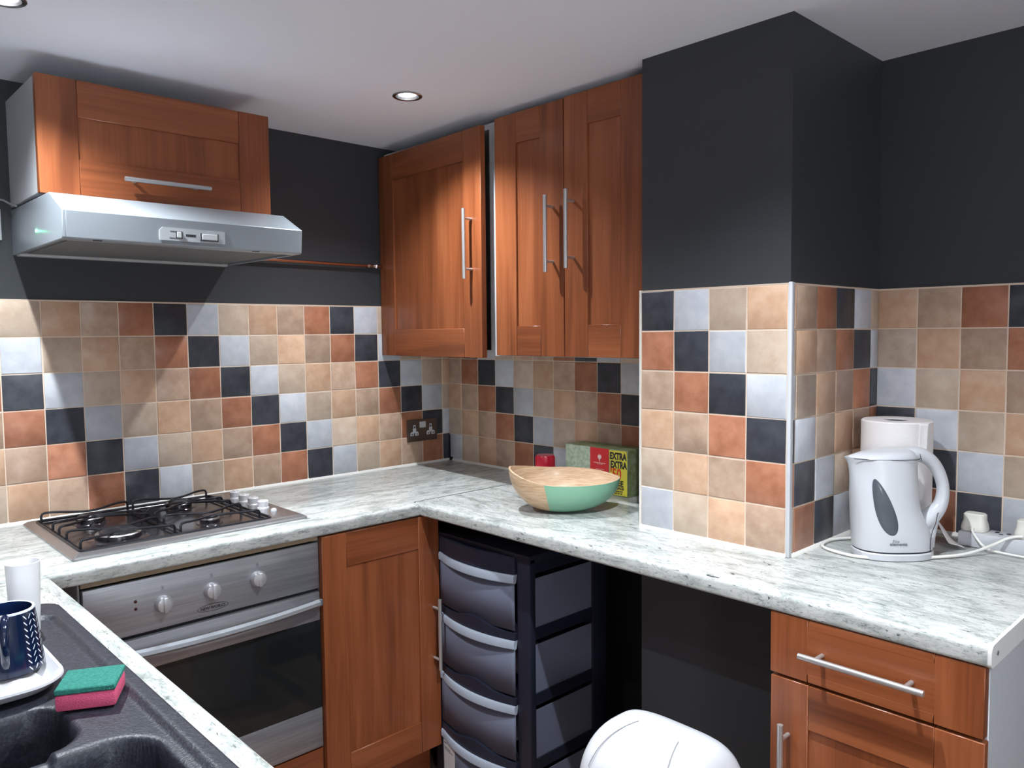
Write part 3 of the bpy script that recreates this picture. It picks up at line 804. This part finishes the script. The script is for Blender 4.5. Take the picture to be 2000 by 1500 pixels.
# ---- tray, kitchen paper, mug, cup, sponge
t = thing('tray', 'white rounded tray on the drainer under the mug', 'tray', (-1.870, -1.140, ZW+.0100))
b = B()
def rrect(a, hx, hy, r):
    k = 8; o_ = []
    return o_
def rr_loop(b, hx, hy, r, z, k=8):
    o_ = []
    for sx, sy, a in ((1, 1, 0), (-1, 1, PI/2), (-1, -1, PI), (1, -1, 1.5*PI)):
        o_ += [b.bm.verts.new((sx*(hx-r)+r*math.cos(a+PI/2*i/k), sy*(hy-r)+r*math.sin(a+PI/2*i/k), z)) for i in range(k+1)]
    return o_
Ls = [rr_loop(b, hx, hy, r, z) for hx, hy, r, z in ((.120, .122, .045, 0), (.128, .130, .052, .003), (.139, .141, .058, .014), (.138, .140, .057, .017), (.134, .136, .054, .0165), (.125, .127, .048, .007), (.118, .120, .044, .004))]
for A_, Q_ in zip(Ls, Ls[1:]): b.join(A_, Q_)
b.face(Ls[0][::-1]); b.face(Ls[-1]); obj('tray_dish', b, white_pl, t)
b = B()
def crinkle(u, v):
    x = -1.965+.20*u; y = -1.262+.21*v
    e = min(u, 1-u, v, 1-v)
    return Vector((x+.006*math.sin(9*v), y+.006*math.sin(8*u), ZW+.0178+.0016*math.sin(23*u+5*v)*math.sin(17*v-3*u)+.0012*math.sin(41*u)*math.cos(37*v)))
b.grid(crinkle, 34, 34)
o = tag(obj('paper_sheet', b, mat('white_paper', (.80, .79, .80), .9)), 'crinkled white kitchen paper lying in the tray', 'paper')
o.modifiers.new('s', 'SOLIDIFY').thickness = .0008
MX, MY, MZ = -1.790, -1.166, ZW+.0212
t = thing('mug', 'navy blue mug with white herringbone dashes, standing on the white tray', 'mug', (MX, MY, MZ))
b = B(); H = .093
def mr(z): return .0490-.0115*(z/H)**.9
prof = [(.001, .001), (.030, .001), (.043, .0), (mr(.004), .004)]+[(mr(H*k/10), H*k/10) for k in range(1, 10)]+[(mr(H), H-.002)]
b.m(0).lathe(prof, n=64, cap1=False)
b.m(1).lathe([(mr(H), H-.0021), (mr(H)-.0004, H+.0002), (mr(H)-.002, H+.0012), (mr(H)-.0038, H+.0002)], n=64, cap0=False, cap1=False)
b.m(2).lathe([(mr(H)-.0038, H+.0002), (mr(H)-.0046, H-.008), (mr(.02)-.006, .02), (.036, .008), (.001, .007)], n=64, cap0=False, cap1=False)
# dashes
b.m(3)
for col in range(12):
    for row in range(9):
        z = .009+row*.0094
        a = math.radians(-64+col*12.5); up = 1 if col % 2 else -1
        dw = .0007; hl = .0036
        c0 = (a*mr(z), z)
        ca, sa = math.cos(up*math.radians(52)), math.sin(up*math.radians(52))
        vs = []
        for p_, q_ in ((-1.25, 0), (-.8, -1), (.8, -1), (1.25, 0), (.8, 1), (-.8, 1)):
            dx = p_*hl*ca-q_*dw*sa; dz = p_*hl*sa+q_*dw*ca
            zz = z+dz; rr_ = mr(zz)+.00025; aa = a+dx/rr_
            vs.append(b.bm.verts.new((rr_*math.cos(aa), rr_*math.sin(aa), zz)))
        b.face(vs)
navy = mat('navy_glaze', (.004, .011, .038), .12, coat=.5)
obj('cup_body', b, [navy, mat('pale_rim_glaze', (.70, .76, .85), .2), mat('inside_blue_glaze', (.008, .020, .075), .15), mat('white_glaze', (.75, .78, .85), .3)], t, fix=False)
b = B(); pts = []
ha = math.radians(-103)
dv = Vector((math.cos(ha), math.sin(ha), 0))
for i in range(17):
    a = PI/2-PI*i/16; pts.append(dv*(mr(.05)-.004+.030*max(0, math.cos(a))**.7)+Vector((0, 0, .056+.034*math.sin(a))))
b.tube(pts, .0058, 12); obj('handle', b, navy, t)
t = thing('cup', 'plain white cup behind the blue mug on the sink drainer', 'cup', (-1.727, -.968, ZW+.0065))
b = B().lathe([(.001, 0), (.021, 0), (.0225, .003), (.0265, .122), (.027, .125), (.0255, .125), (.021, .006), (.001, .0055)], n=40, cap0=False, cap1=False); obj('cup_body', b, mat('bright_white_glaze', (.90, .90, .92), .25), t)
# sponge
t = thing('sponge', 'pink washing-up sponge with green scourer top, beside the tray', 'sponge', (-1.7205, -1.3265, ZW+.0075), math.radians(-27.7))
b = B().cbox(-.038, .038, -.0345, .0345, 0, .0235, .004)
obj('foam', b, mat('pink_foam', (.58, .08, .17), .85, bump=(500, .8)), t)
b = B().cbox(-.0382, .0382, -.0347, .0347, .0233, .0315, .0015)
lab(obj('scourer', b, mat('green_scourer', (.018, .165, .13), .95, var=((300, 300, 300), (.035, .235, .19), .4, .6), bump=(900, 1.)), t), 'green scouring pad')

# ================================================================== BOWL
t = thing('bowl', 'boat-shaped bamboo bowl painted green on one side, on the worktop', 'bowl', (-.352, -.968, ZW))
ang = math.atan2(-.686, .7265)      # long axis runs across the view
def bowl_fn(off):
    def fn(u, v):
        a = 2*PI*u; ca, sa = math.cos(a), math.sin(a)
        rim_z = .087+(.036*abs(ca)**2.4 if ca < 0 else .006*abs(ca)**5)+.018*max(0, sa)*(1-abs(ca)**6)
        L_ = .161+(.004 if ca > 0 else 0)*abs(ca)**8; W_ = .112
        s = v
        rad = (.30+.70*s**.62) if s > 0 else 0
        k = math.sin(min(1, s)*PI/2)
        rx = (.036+(L_-.036)*k)*ca; ry = (.036+(W_-.036)*k)*(math.copysign(abs(sa)**.72, sa) if ca < 0 else sa)
        z = rim_z*(1-math.cos(s*PI/2))**1.0*1.0
        x, y = rx*(1-off/.14), ry*(1-off/.12)
        return Vector((x*math.cos(ang)-y*math.sin(ang), x*math.sin(ang)+y*math.cos(ang), z+off*(1-s)*.9+.002))
    return fn
b = B(); nu, nv = 96, 22
Vo = b.grid(bowl_fn(0), nu, nv, cu=True); Vi = b.grid(bowl_fn(.005), nu, nv, cu=True)
for i in range(nu):
    j = (i+1) % nu; b.face([Vo[i][-1], Vo[j][-1], Vi[j][-1], Vi[i][-1]], True)
b.face([Vo[i][0] for i in range(nu)][::-1]); b.face([Vi[i][0] for i in range(nu)])
# green paint on the outside, right of a slanted line
ex = Vector((math.cos(ang), math.sin(ang), 0))
for f in b.bm.faces:
    c_ = f.calc_center_median(); f.material_index = 0
outer = {v for col in Vo for v in col}
for f in b.bm.faces:
    if all(v in outer for v in f.verts):
        f.material_index = 1
bamboo = mat('bamboo_wood', (.50, .33, .20), .35, var=((25, 25, 260), (.68, .50, .35), .35, .62), coat=.25)
def twotone():
    m = bpy.data.materials.new('bamboo_and_green_paint'); m.use_nodes = True; MATS[m.name] = m
    nt = m.node_tree; N = nt.nodes; L = nt.links; bs = N['Principled BSDF']; bs.inputs['Roughness'].default_value = .4
    tc = N.new('ShaderNodeTexCoord'); mp = N.new('ShaderNodeMapping'); mp.inputs['Scale'].default_value = (25, 25, 260); L.new(tc.outputs['Object'], mp.inputs[0])
    n_ = N.new('ShaderNodeTexNoise'); n_.inputs['Scale'].default_value = 1; n_.inputs['Detail'].default_value = 5; L.new(mp.outputs[0], n_.inputs['Vector'])
    r = N.new('ShaderNodeValToRGB'); r.color_ramp.elements[0].position = .35; r.color_ramp.elements[1].position = .62
    r.color_ramp.elements[0].color = (.46, .29, .16, 1); r.color_ramp.elements[1].color = (.62, .43, .28, 1); L.new(n_.outputs['Fac'], r.inputs[0])
    dt = N.new('ShaderNodeVectorMath'); dt.operation = 'DOT_PRODUCT'; L.new(tc.outputs['Object'], dt.inputs[0]); dt.inputs[1].default_value = (ex.x, ex.y, .22)
    gt = N.new('ShaderNodeMath'); gt.operation = 'GREATER_THAN'; gt.inputs[1].default_value = -.042; L.new(dt.outputs['Value'], gt.inputs[0])
    mx = N.new('ShaderNodeMix'); mx.data_type = 'RGBA'; L.new(gt.outputs[0], mx.inputs[0]); L.new(r.outputs[0], mx.inputs[6]); mx.inputs[7].default_value = (.22, .44, .30, 1)
    L.new(mx.outputs[2], bs.inputs['Base Color']); return m
obj('bowl_shell', b, [bamboo, twotone()], t)
b = B().lathe([(.034, 0), (.036, .003), (.030, .003)], n=32); obj('foot', b, bamboo, t)

# ================================================================== TEA BOX and red-lidded jar
t = thing('tea_box', 'yellow, red and green tea box standing against the tiles behind the bowl', 'tea box', (-.100, -.745, ZW), -PI/2)
LB, HB, DB = .260, .148, .090
b = B().cbox(0, LB, 0, DB, .0005, HB, .0008)
obj('carton', b, mat('leafy_green_card', (.16, .20, .07), .45, var=((28, 40, 60), (.30, .36, .22), .35, .65)), t)
e = -.0004
b = B().box(0, .135, e, 0, .002, HB-.001); lab(obj('pale_panel', b, mat('pale_leaf_print', (.34, .42, .30), .45, var=((60, 60, 90), (.52, .58, .46), .4, .6)), t), 'pale leafy print')
b = B().box(.108, .186, 2*e, e*.5, .060, HB-.001)
b.m(1).box(.100, .186, 2.4*e, e*.5, .052, .060)
b.m(2)
b.prism([(.140, .118), (.146, .110), (.150, .110), (.156, .118), (.153, .126), (.150, .122), (.148, .128), (.146, .122), (.143, .126)], 2.6*e, 'y', 2*e)
b.prism([(.147, .103), (.149, .103), (.149, .111), (.147, .111)], 2.6*e, 'y', 2*e)
b.box(.122, .172, 3*e, 2*e, .098, .0995).box(.134, .160, 3*e, 2*e, .0945, .0955).box(.132, .168, 3*e, 2*e, .078, .079).box(.138, .162, 3*e, 2*e, .0735, .0742)
lab(obj('red_panel', b, [mat('red_print', (.62, .018, .022), .4), ink, mat('pale_print', (.80, .60, .55), .5)], t), 'red panel with a small pale crest')
b = B().prism([(.190, .004), (LB-.001, .004), (LB-.001, .118), (LB-.004, HB-.002), (.187, HB-.004), (.190, .10)], 2*e, 'y', 0)
yp = obj('yellow_panel', b, mat('yellow_print', (.72, .62, .06), .4), t)
def T(x, z, d=3.0): return Matrix.Translation((x, d*e, z)) @ RX
b = B()
b.text('EXTRA', .030, T(.190, .1175), .0013, .72).text('EXTRA', .030, T(.193, .0905), .0013, .70)
b.text('FREE', .024, T(.196, .034), .0008, .98).text('TEA BAGS', .0125, T(.192, .0225), .0004, .98)
b.text('80 TEA BAGS FOR', .0062, T(.194, .0145), .0002, .98).text('THE PRICE OF 160', .0062, T(.194, .0075), .0002, .92)
lab(obj('black_lettering', b, ink, yp, fix=False), 'black lettering EXTRA EXTRA FREE TEA BAGS')
b = B().text("'50", .048, T(.192, .0545), .0016, .78)
lab(obj('red_lettering', b, mat('orange_red_print', (.68, .06, .01), .4), yp, fix=False), 'large red figures 50')
t = thing('jar', 'jar with a bright red ribbed lid, behind the bowl left of the tea box', 'jar', (-.142, -.688, ZW))
b = B().lathe([(.001, 0), (.026, 0), (.030, .004), (.030, .060), (.026, .068), (.026, .075)], n=36, cap0=False); lab(obj('jar_body', b, mat('brown_glass', (.10, .03, .01), .1, coat=.5), t), 'dark jar body')
b = B().lathe([(.0265, .064), (.0325, .066), (.033, .078), (.0325, .103), (.0295, .108), (.001, .109)], n=48, cap0=False, cap1=False)
for i in range(36):
    a = 2*PI*i/36; b.box(.0322, .0336, -.0009, .0009, .067, .101, Matrix.Rotation(a, 3, 'Z'))
lab(obj('lid', b, mat('red_plastic', (.50, .008, .03), .3, coat=.3), t), 'red lid')

# ================================================================== KETTLE
UX = Vector((.7265, -.686, 0))      # along the kettle, spout to handle
VY = Vector((.686, .7265, 0))
t = kettle = thing('kettle', 'white plastic jug kettle with grey water window, in front of the paper roll', 'kettle', (-.172, -1.826, ZW), math.atan2(-.686, .7265))
b = B(); n = 56
secs = [(.021, -.084, .088, .060), (.030, -.085, .088, .061), (.050, -.087, .084, .062), (.070, -.088, .076, .062), (.090, -.089, .066, .062), (.110, -.090, .058, .061),
        (.140, -.092, .053, .060), (.170, -.094, .051, .058), (.195, -.097, .050, .056), (.212, -.101, .050, .054), (.222, -.106, .052, .053), (.228, -.110, .054, .052)]
def kring(z, xl, xr, d, b=b):
    o_ = []
    for i in range(n):
        a = 2*PI*i/n; ca, sa = math.cos(a), math.sin(a)
        x = (xl+xr)/2+(xr-xl)/2*math.copysign(abs(ca)**.78, ca)
        # taper the spout side to a point near the top
        k = 1.0
        if ca < 0:
            tt = sm(.12, .228, z); k = 1-tt*.62*abs(ca)**2.2
        o_.append(b.bm.verts.new((x, d*k*math.copysign(abs(sa)**.85, sa), z)))
    return o_
Rg = [kring(*q) for q in secs]
for A_, Q_ in zip(Rg, Rg[1:]): b.join(A_, Q_)
b.face(Rg[0][::-1]); b.face(Rg[-1])
kb = obj('jug', b, white_pl, t)
# lid
b = B(); Rg = [kring(z, xl, xr, d, b) for z, xl, xr, d in ((.2285, -.102, .052, .050), (.232, -.098, .050, .049), (.240, -.072, .044, .042), (.2455, -.035, .034, .030), (.2465, -.01, .02, .014))]
for A_, Q_ in zip(Rg, Rg[1:]): b.join(A_, Q_)
b.face(Rg[0][::-1]); b.face(Rg[-1]); obj('lid', b, white_pl, kb)
b = B(); b.tube([(-.100+.0, -.0265, .2283), (-.07, -.046, .2283), (-.02, -.0525, .2283), (.03, -.0515, .2283), (.048, -.03, .2283)], .0009, 6)
obj('seam_line', b, ink, kb)
b = B(); b.tube([(.052, -.020, .236), (.0515, -.026, .229), (.0515, -.030, .222)], .0007, 6)
obj('seam_line', b, ink, kb)
b = B(); b.tube([(.066, -.0475, .021), (.066, -.0475, .045), (.070, -.046, .064), (.080, -.0415, .083), (.095, -.020, .098), (.107, -.012, .107)], .0008, 6)
obj('seam_line', b, ink, kb)
# handle: fat C from the lid round to the lower body
b = B()
hpts = [(.030, .231, .016), (.050, .234, .0165), (.070, .229, .016), (.088, .217, .015), (.102, .199, .014), (.112, .177, .0135), (.117, .155, .0135), (.116, .132, .0145),
        (.110, .113, .016), (.099, .098, .0185), (.086, .086, .021), (.070, .072, .022)]
cs = []
for i, (x, z, r) in enumerate(hpts): cs.append(((x, 0, z), r))
# refine with Catmull-Rom
def cat(P_, m=4):
    o_ = []
    for i in range(len(P_)-1):
        p0, p1, p2, p3 = P_[max(i-1, 0)], P_[i], P_[i+1], P_[min(i+2, len(P_)-1)]
        for k in range(m):
            u = k/m; o_.append(.5*((2*p1)+(-p0+p2)*u+(2*p0-5*p1+4*p2-p3)*u*u+(-p0+3*p1-3*p2+p3)*u**3))
    o_.append(P_[-1]); return o_
q = cat([Vector((x, z, r)) for x, z, r in hpts])
b.tube([(v.x, 0, v.y) for v in q], [v.z for v in q], 20)
# foot of the handle flaring into the base
b.tube([(.100, 0, .097), (.092, 0, .070), (.085, 0, .045), (.080, 0, .023)], [.012, .014, .016, .019], 18)
obj('handle', b, white_pl, kb)
# water window
b = B(); W_ = []
cx0, z_t, z_b = -.030, .186, .060
for i in range(40):
    a = 2*PI*i/40; s_ = (1-math.cos(a))/2  # 0 top .. 1 bottom
    hwid = .0105+.0125*s_**1.0
    x = -.062+.036*s_+hwid*math.sin(a)*1.15
    z = z_t-(z_t-z_b)*s_
    W_.append((x, z))
def skin_y(x, z):
    lo = [q_ for q_ in secs if q_[0] <= z][-1]; hi = [q_ for q_ in secs if q_[0] > z][0]
    u = (z-lo[0])/(hi[0]-lo[0]); xl, xr, d = [lo[k_]+(hi[k_]-lo[k_])*u for k_ in (1, 2, 3)]
    c_ = (x-(xl+xr)/2)/((xr-xl)/2); ca = abs(c_)**(1/.78); sa = math.sqrt(max(0, 1-ca*ca))
    k = 1-(sm(.12, .228, z)*.62*ca**2.2 if c_ < 0 else 0)
    return -d*k*sa**.85
cen = Vector((sum(p_[0] for p_ in W_)/40, 0, sum(p_[1] for p_ in W_)/40))
rings = []
for s_, off in ((1, .0002), (.93, .0012), (.6, .0013), (.3, .0013)):
    rg = []
    for x, z in W_:
        xx = cen.x+(x-cen.x)*s_; zz = cen.z+(z-cen.z)*s_; rg.append(b.bm.verts.new((xx, skin_y(xx, zz)-off, zz)))
    rings.append(rg)
for A_, Q_ in zip(rings, rings[1:]): b.join(A_, Q_)
b.face(rings[-1]); lab(obj('water_window', b, mat('smoky_window', (.075, .085, .10), .2), kb), 'grey teardrop water window')
b = B()
def curve_text(b, body, size, x, z, off):
    n0 = set(b.bm.verts); b.text(body, size, Matrix.Translation((x, 0, z)) @ RX, off, align='CENTER')
    for v in b.bm.verts:
        if v not in n0: v.co.y = skin_y(v.co.x, v.co.z)-.0006
curve_text(b, 'Fine', .009, -.018, .0445, 0); curve_text(b, 'elements', .0105, -.012, .0375, .0002)
obj('printed_name', b, mat('grey_print', (.18, .18, .2), .5), kb, fix=False)
# base
b = B(); Rg = [kring(z, xl, xr, d, b) for z, xl, xr, d in ((.0005, -.080, .086, .058), (.002, -.084, .090, .061), (.015, -.085, .090, .062), (.0175, -.083, .088, .060))]
for A_, Q_ in zip(Rg, Rg[1:]): b.join(A_, Q_)
b.face(Rg[0][::-1]); b.face(Rg[-1]); ba = lab(obj('power_base', b, white_pl, t), 'white power base')
b = B(); Rg = [kring(z, xl, xr, d, b) for z, xl, xr, d in ((.0170, -.0825, .087, .0595), (.0212, -.0825, .087, .0595))]
b.join(Rg[0], Rg[1]); obj('gap_line', b, ink, ba)

# ---- kitchen roll
t = thing('paper_roll', 'large white paper towel roll standing behind the kettle', 'paper towel', (-.018, -1.776, ZW))
R0, HR = .080, .297
b = B().lathe([(.029, 0), (R0, 0), (R0+.0005, .003), (R0+.0005, HR-.003), (R0-.003, HR), (.030, HR), (.029, HR-.003), (.029, 0)], n=64, cap0=False, cap1=False)
obj('roll', b, mat('white_tissue', (.80, .76, .76), .95, bump=(120, .4)), t)
b = B().lathe([(.0288, .001), (.0288, HR-.003), (.0268, HR-.003), (.0268, .001)], n=40, cap0=False, cap1=False); obj('cardboard_core', b, mat('grey_cardboard', (.05, .045, .05), .9), t)
b = B()
b.grid(lambda u, v: Vector(((R0+.0012+.006*u**2)*math.cos(PI*1.32+.25*u-.03*v), (R0+.0012+.006*u**2)*math.sin(PI*1.32+.25*u-.03*v), HR-.002-.075*v)), 8, 14)
o = obj('loose_flap', b, MATS['white_tissue'], t); o.modifiers.new('s', 'SOLIDIFY').thickness = .0006
# loose sheet trailing on the worktop to the right of the kettle
b = B()
def sheet(u, v):
    a = Vector((.055, -1.835, ZW+.060)); c_ = Vector((-.035, -1.905, ZW+.020)); d_ = Vector((.070, -1.870, ZW+.012)); e_ = Vector((-.020, -1.935, ZW+.003))
    p_ = a.lerp(c_, u).lerp(d_.lerp(e_, u), v)
    p_.z = max(ZW+.002, p_.z+.004*math.sin(5*u+3*v)); return p_
b.grid(sheet, 14, 14)
o = tag(obj('paper_sheet', b, mat('white_tissue')), 'loose white tissue sheet drooping onto the worktop right of the kettle', 'paper'); o.modifiers.new('s', 'SOLIDIFY').thickness = .0006

# ---- extension lead and plugs
t = thing('extension_lead', 'white power strip lying along the tiles right of the kettle', 'power strip', (.052, -1.906, ZW))
b = B().cbox(-.030, .034, -.232, 0, .0005, .036, .005); st_ = obj('socket_block', b, white_pl, t)
for y in (-.085, -.205):
  b = B(); b.box(-.006, .000, y-.004, y+.004, .0362, .0368).box(.006, .018, y-.016, y-.008, .0362, .0368).box(.006, .018, y+.008, y+.016, .0362, .0368)
  obj('outlet', b, ink, st_)
def plug(name, label, loc, rz):
    t = thing(name, label, 'plug', loc, rz)
    b = B(); secs_ = [(.026, .027, 0), (.027, .028, .004), (.026, .0265, .014), (.019, .024, .024), (.018, .0235, .038), (.015, .020, .041)]
    loft(b, secs_, 32, .3); obj('plug_body', b, cream_pl, t)
    b = B().cbox(-.030, -.016, -.006, .006, .002, .012, .003); obj('cord_grip', b, cream_pl, t)
    return t
near_plug = plug('plug', 'cream plug in the near socket of the power strip', (.056, -1.934, ZW+.0365), 0)
plug('plug', 'cream plug in the power strip at the right frame edge', (.056, -2.045, ZW+.0365), 0)
b = B()
path = [(-.098, -1.770, .012), (-.105, -1.715, .006), (-.150, -1.683, .005), (-.195, -1.680, .005), (-.232, -1.695, .005), (-.252, -1.735, .005), (-.255, -1.790, .005),
        (-.215, -1.850, .005), (-.165, -1.893, .005), (-.100, -1.940, .006), (-.050, -1.965, .010), (-.005, -1.990, .022), (.018, -2.015, .038), (.030, -2.040, .044)]
q = cat([Vector((x, y, ZW+z)) for x, y, z in path], 5)
b.tube(q, .0036, 10); under(lab(obj('cord', b, mat('white_cord', (.76, .74, .70), .35)), 'white cord looping round the base'), kettle)
b = B()
path = [(.030, -1.934, .042), (.008, -1.950, .030), (-.002, -1.975, .010), (.004, -2.010, .004), (.000, -2.055, .004), (-.010, -2.10, .004)]
q = cat([Vector((x, y, ZW+z)) for x, y, z in path], 5)
b.tube(q, .003, 10); under(obj('cord', b, mat('white_cord')), near_plug)
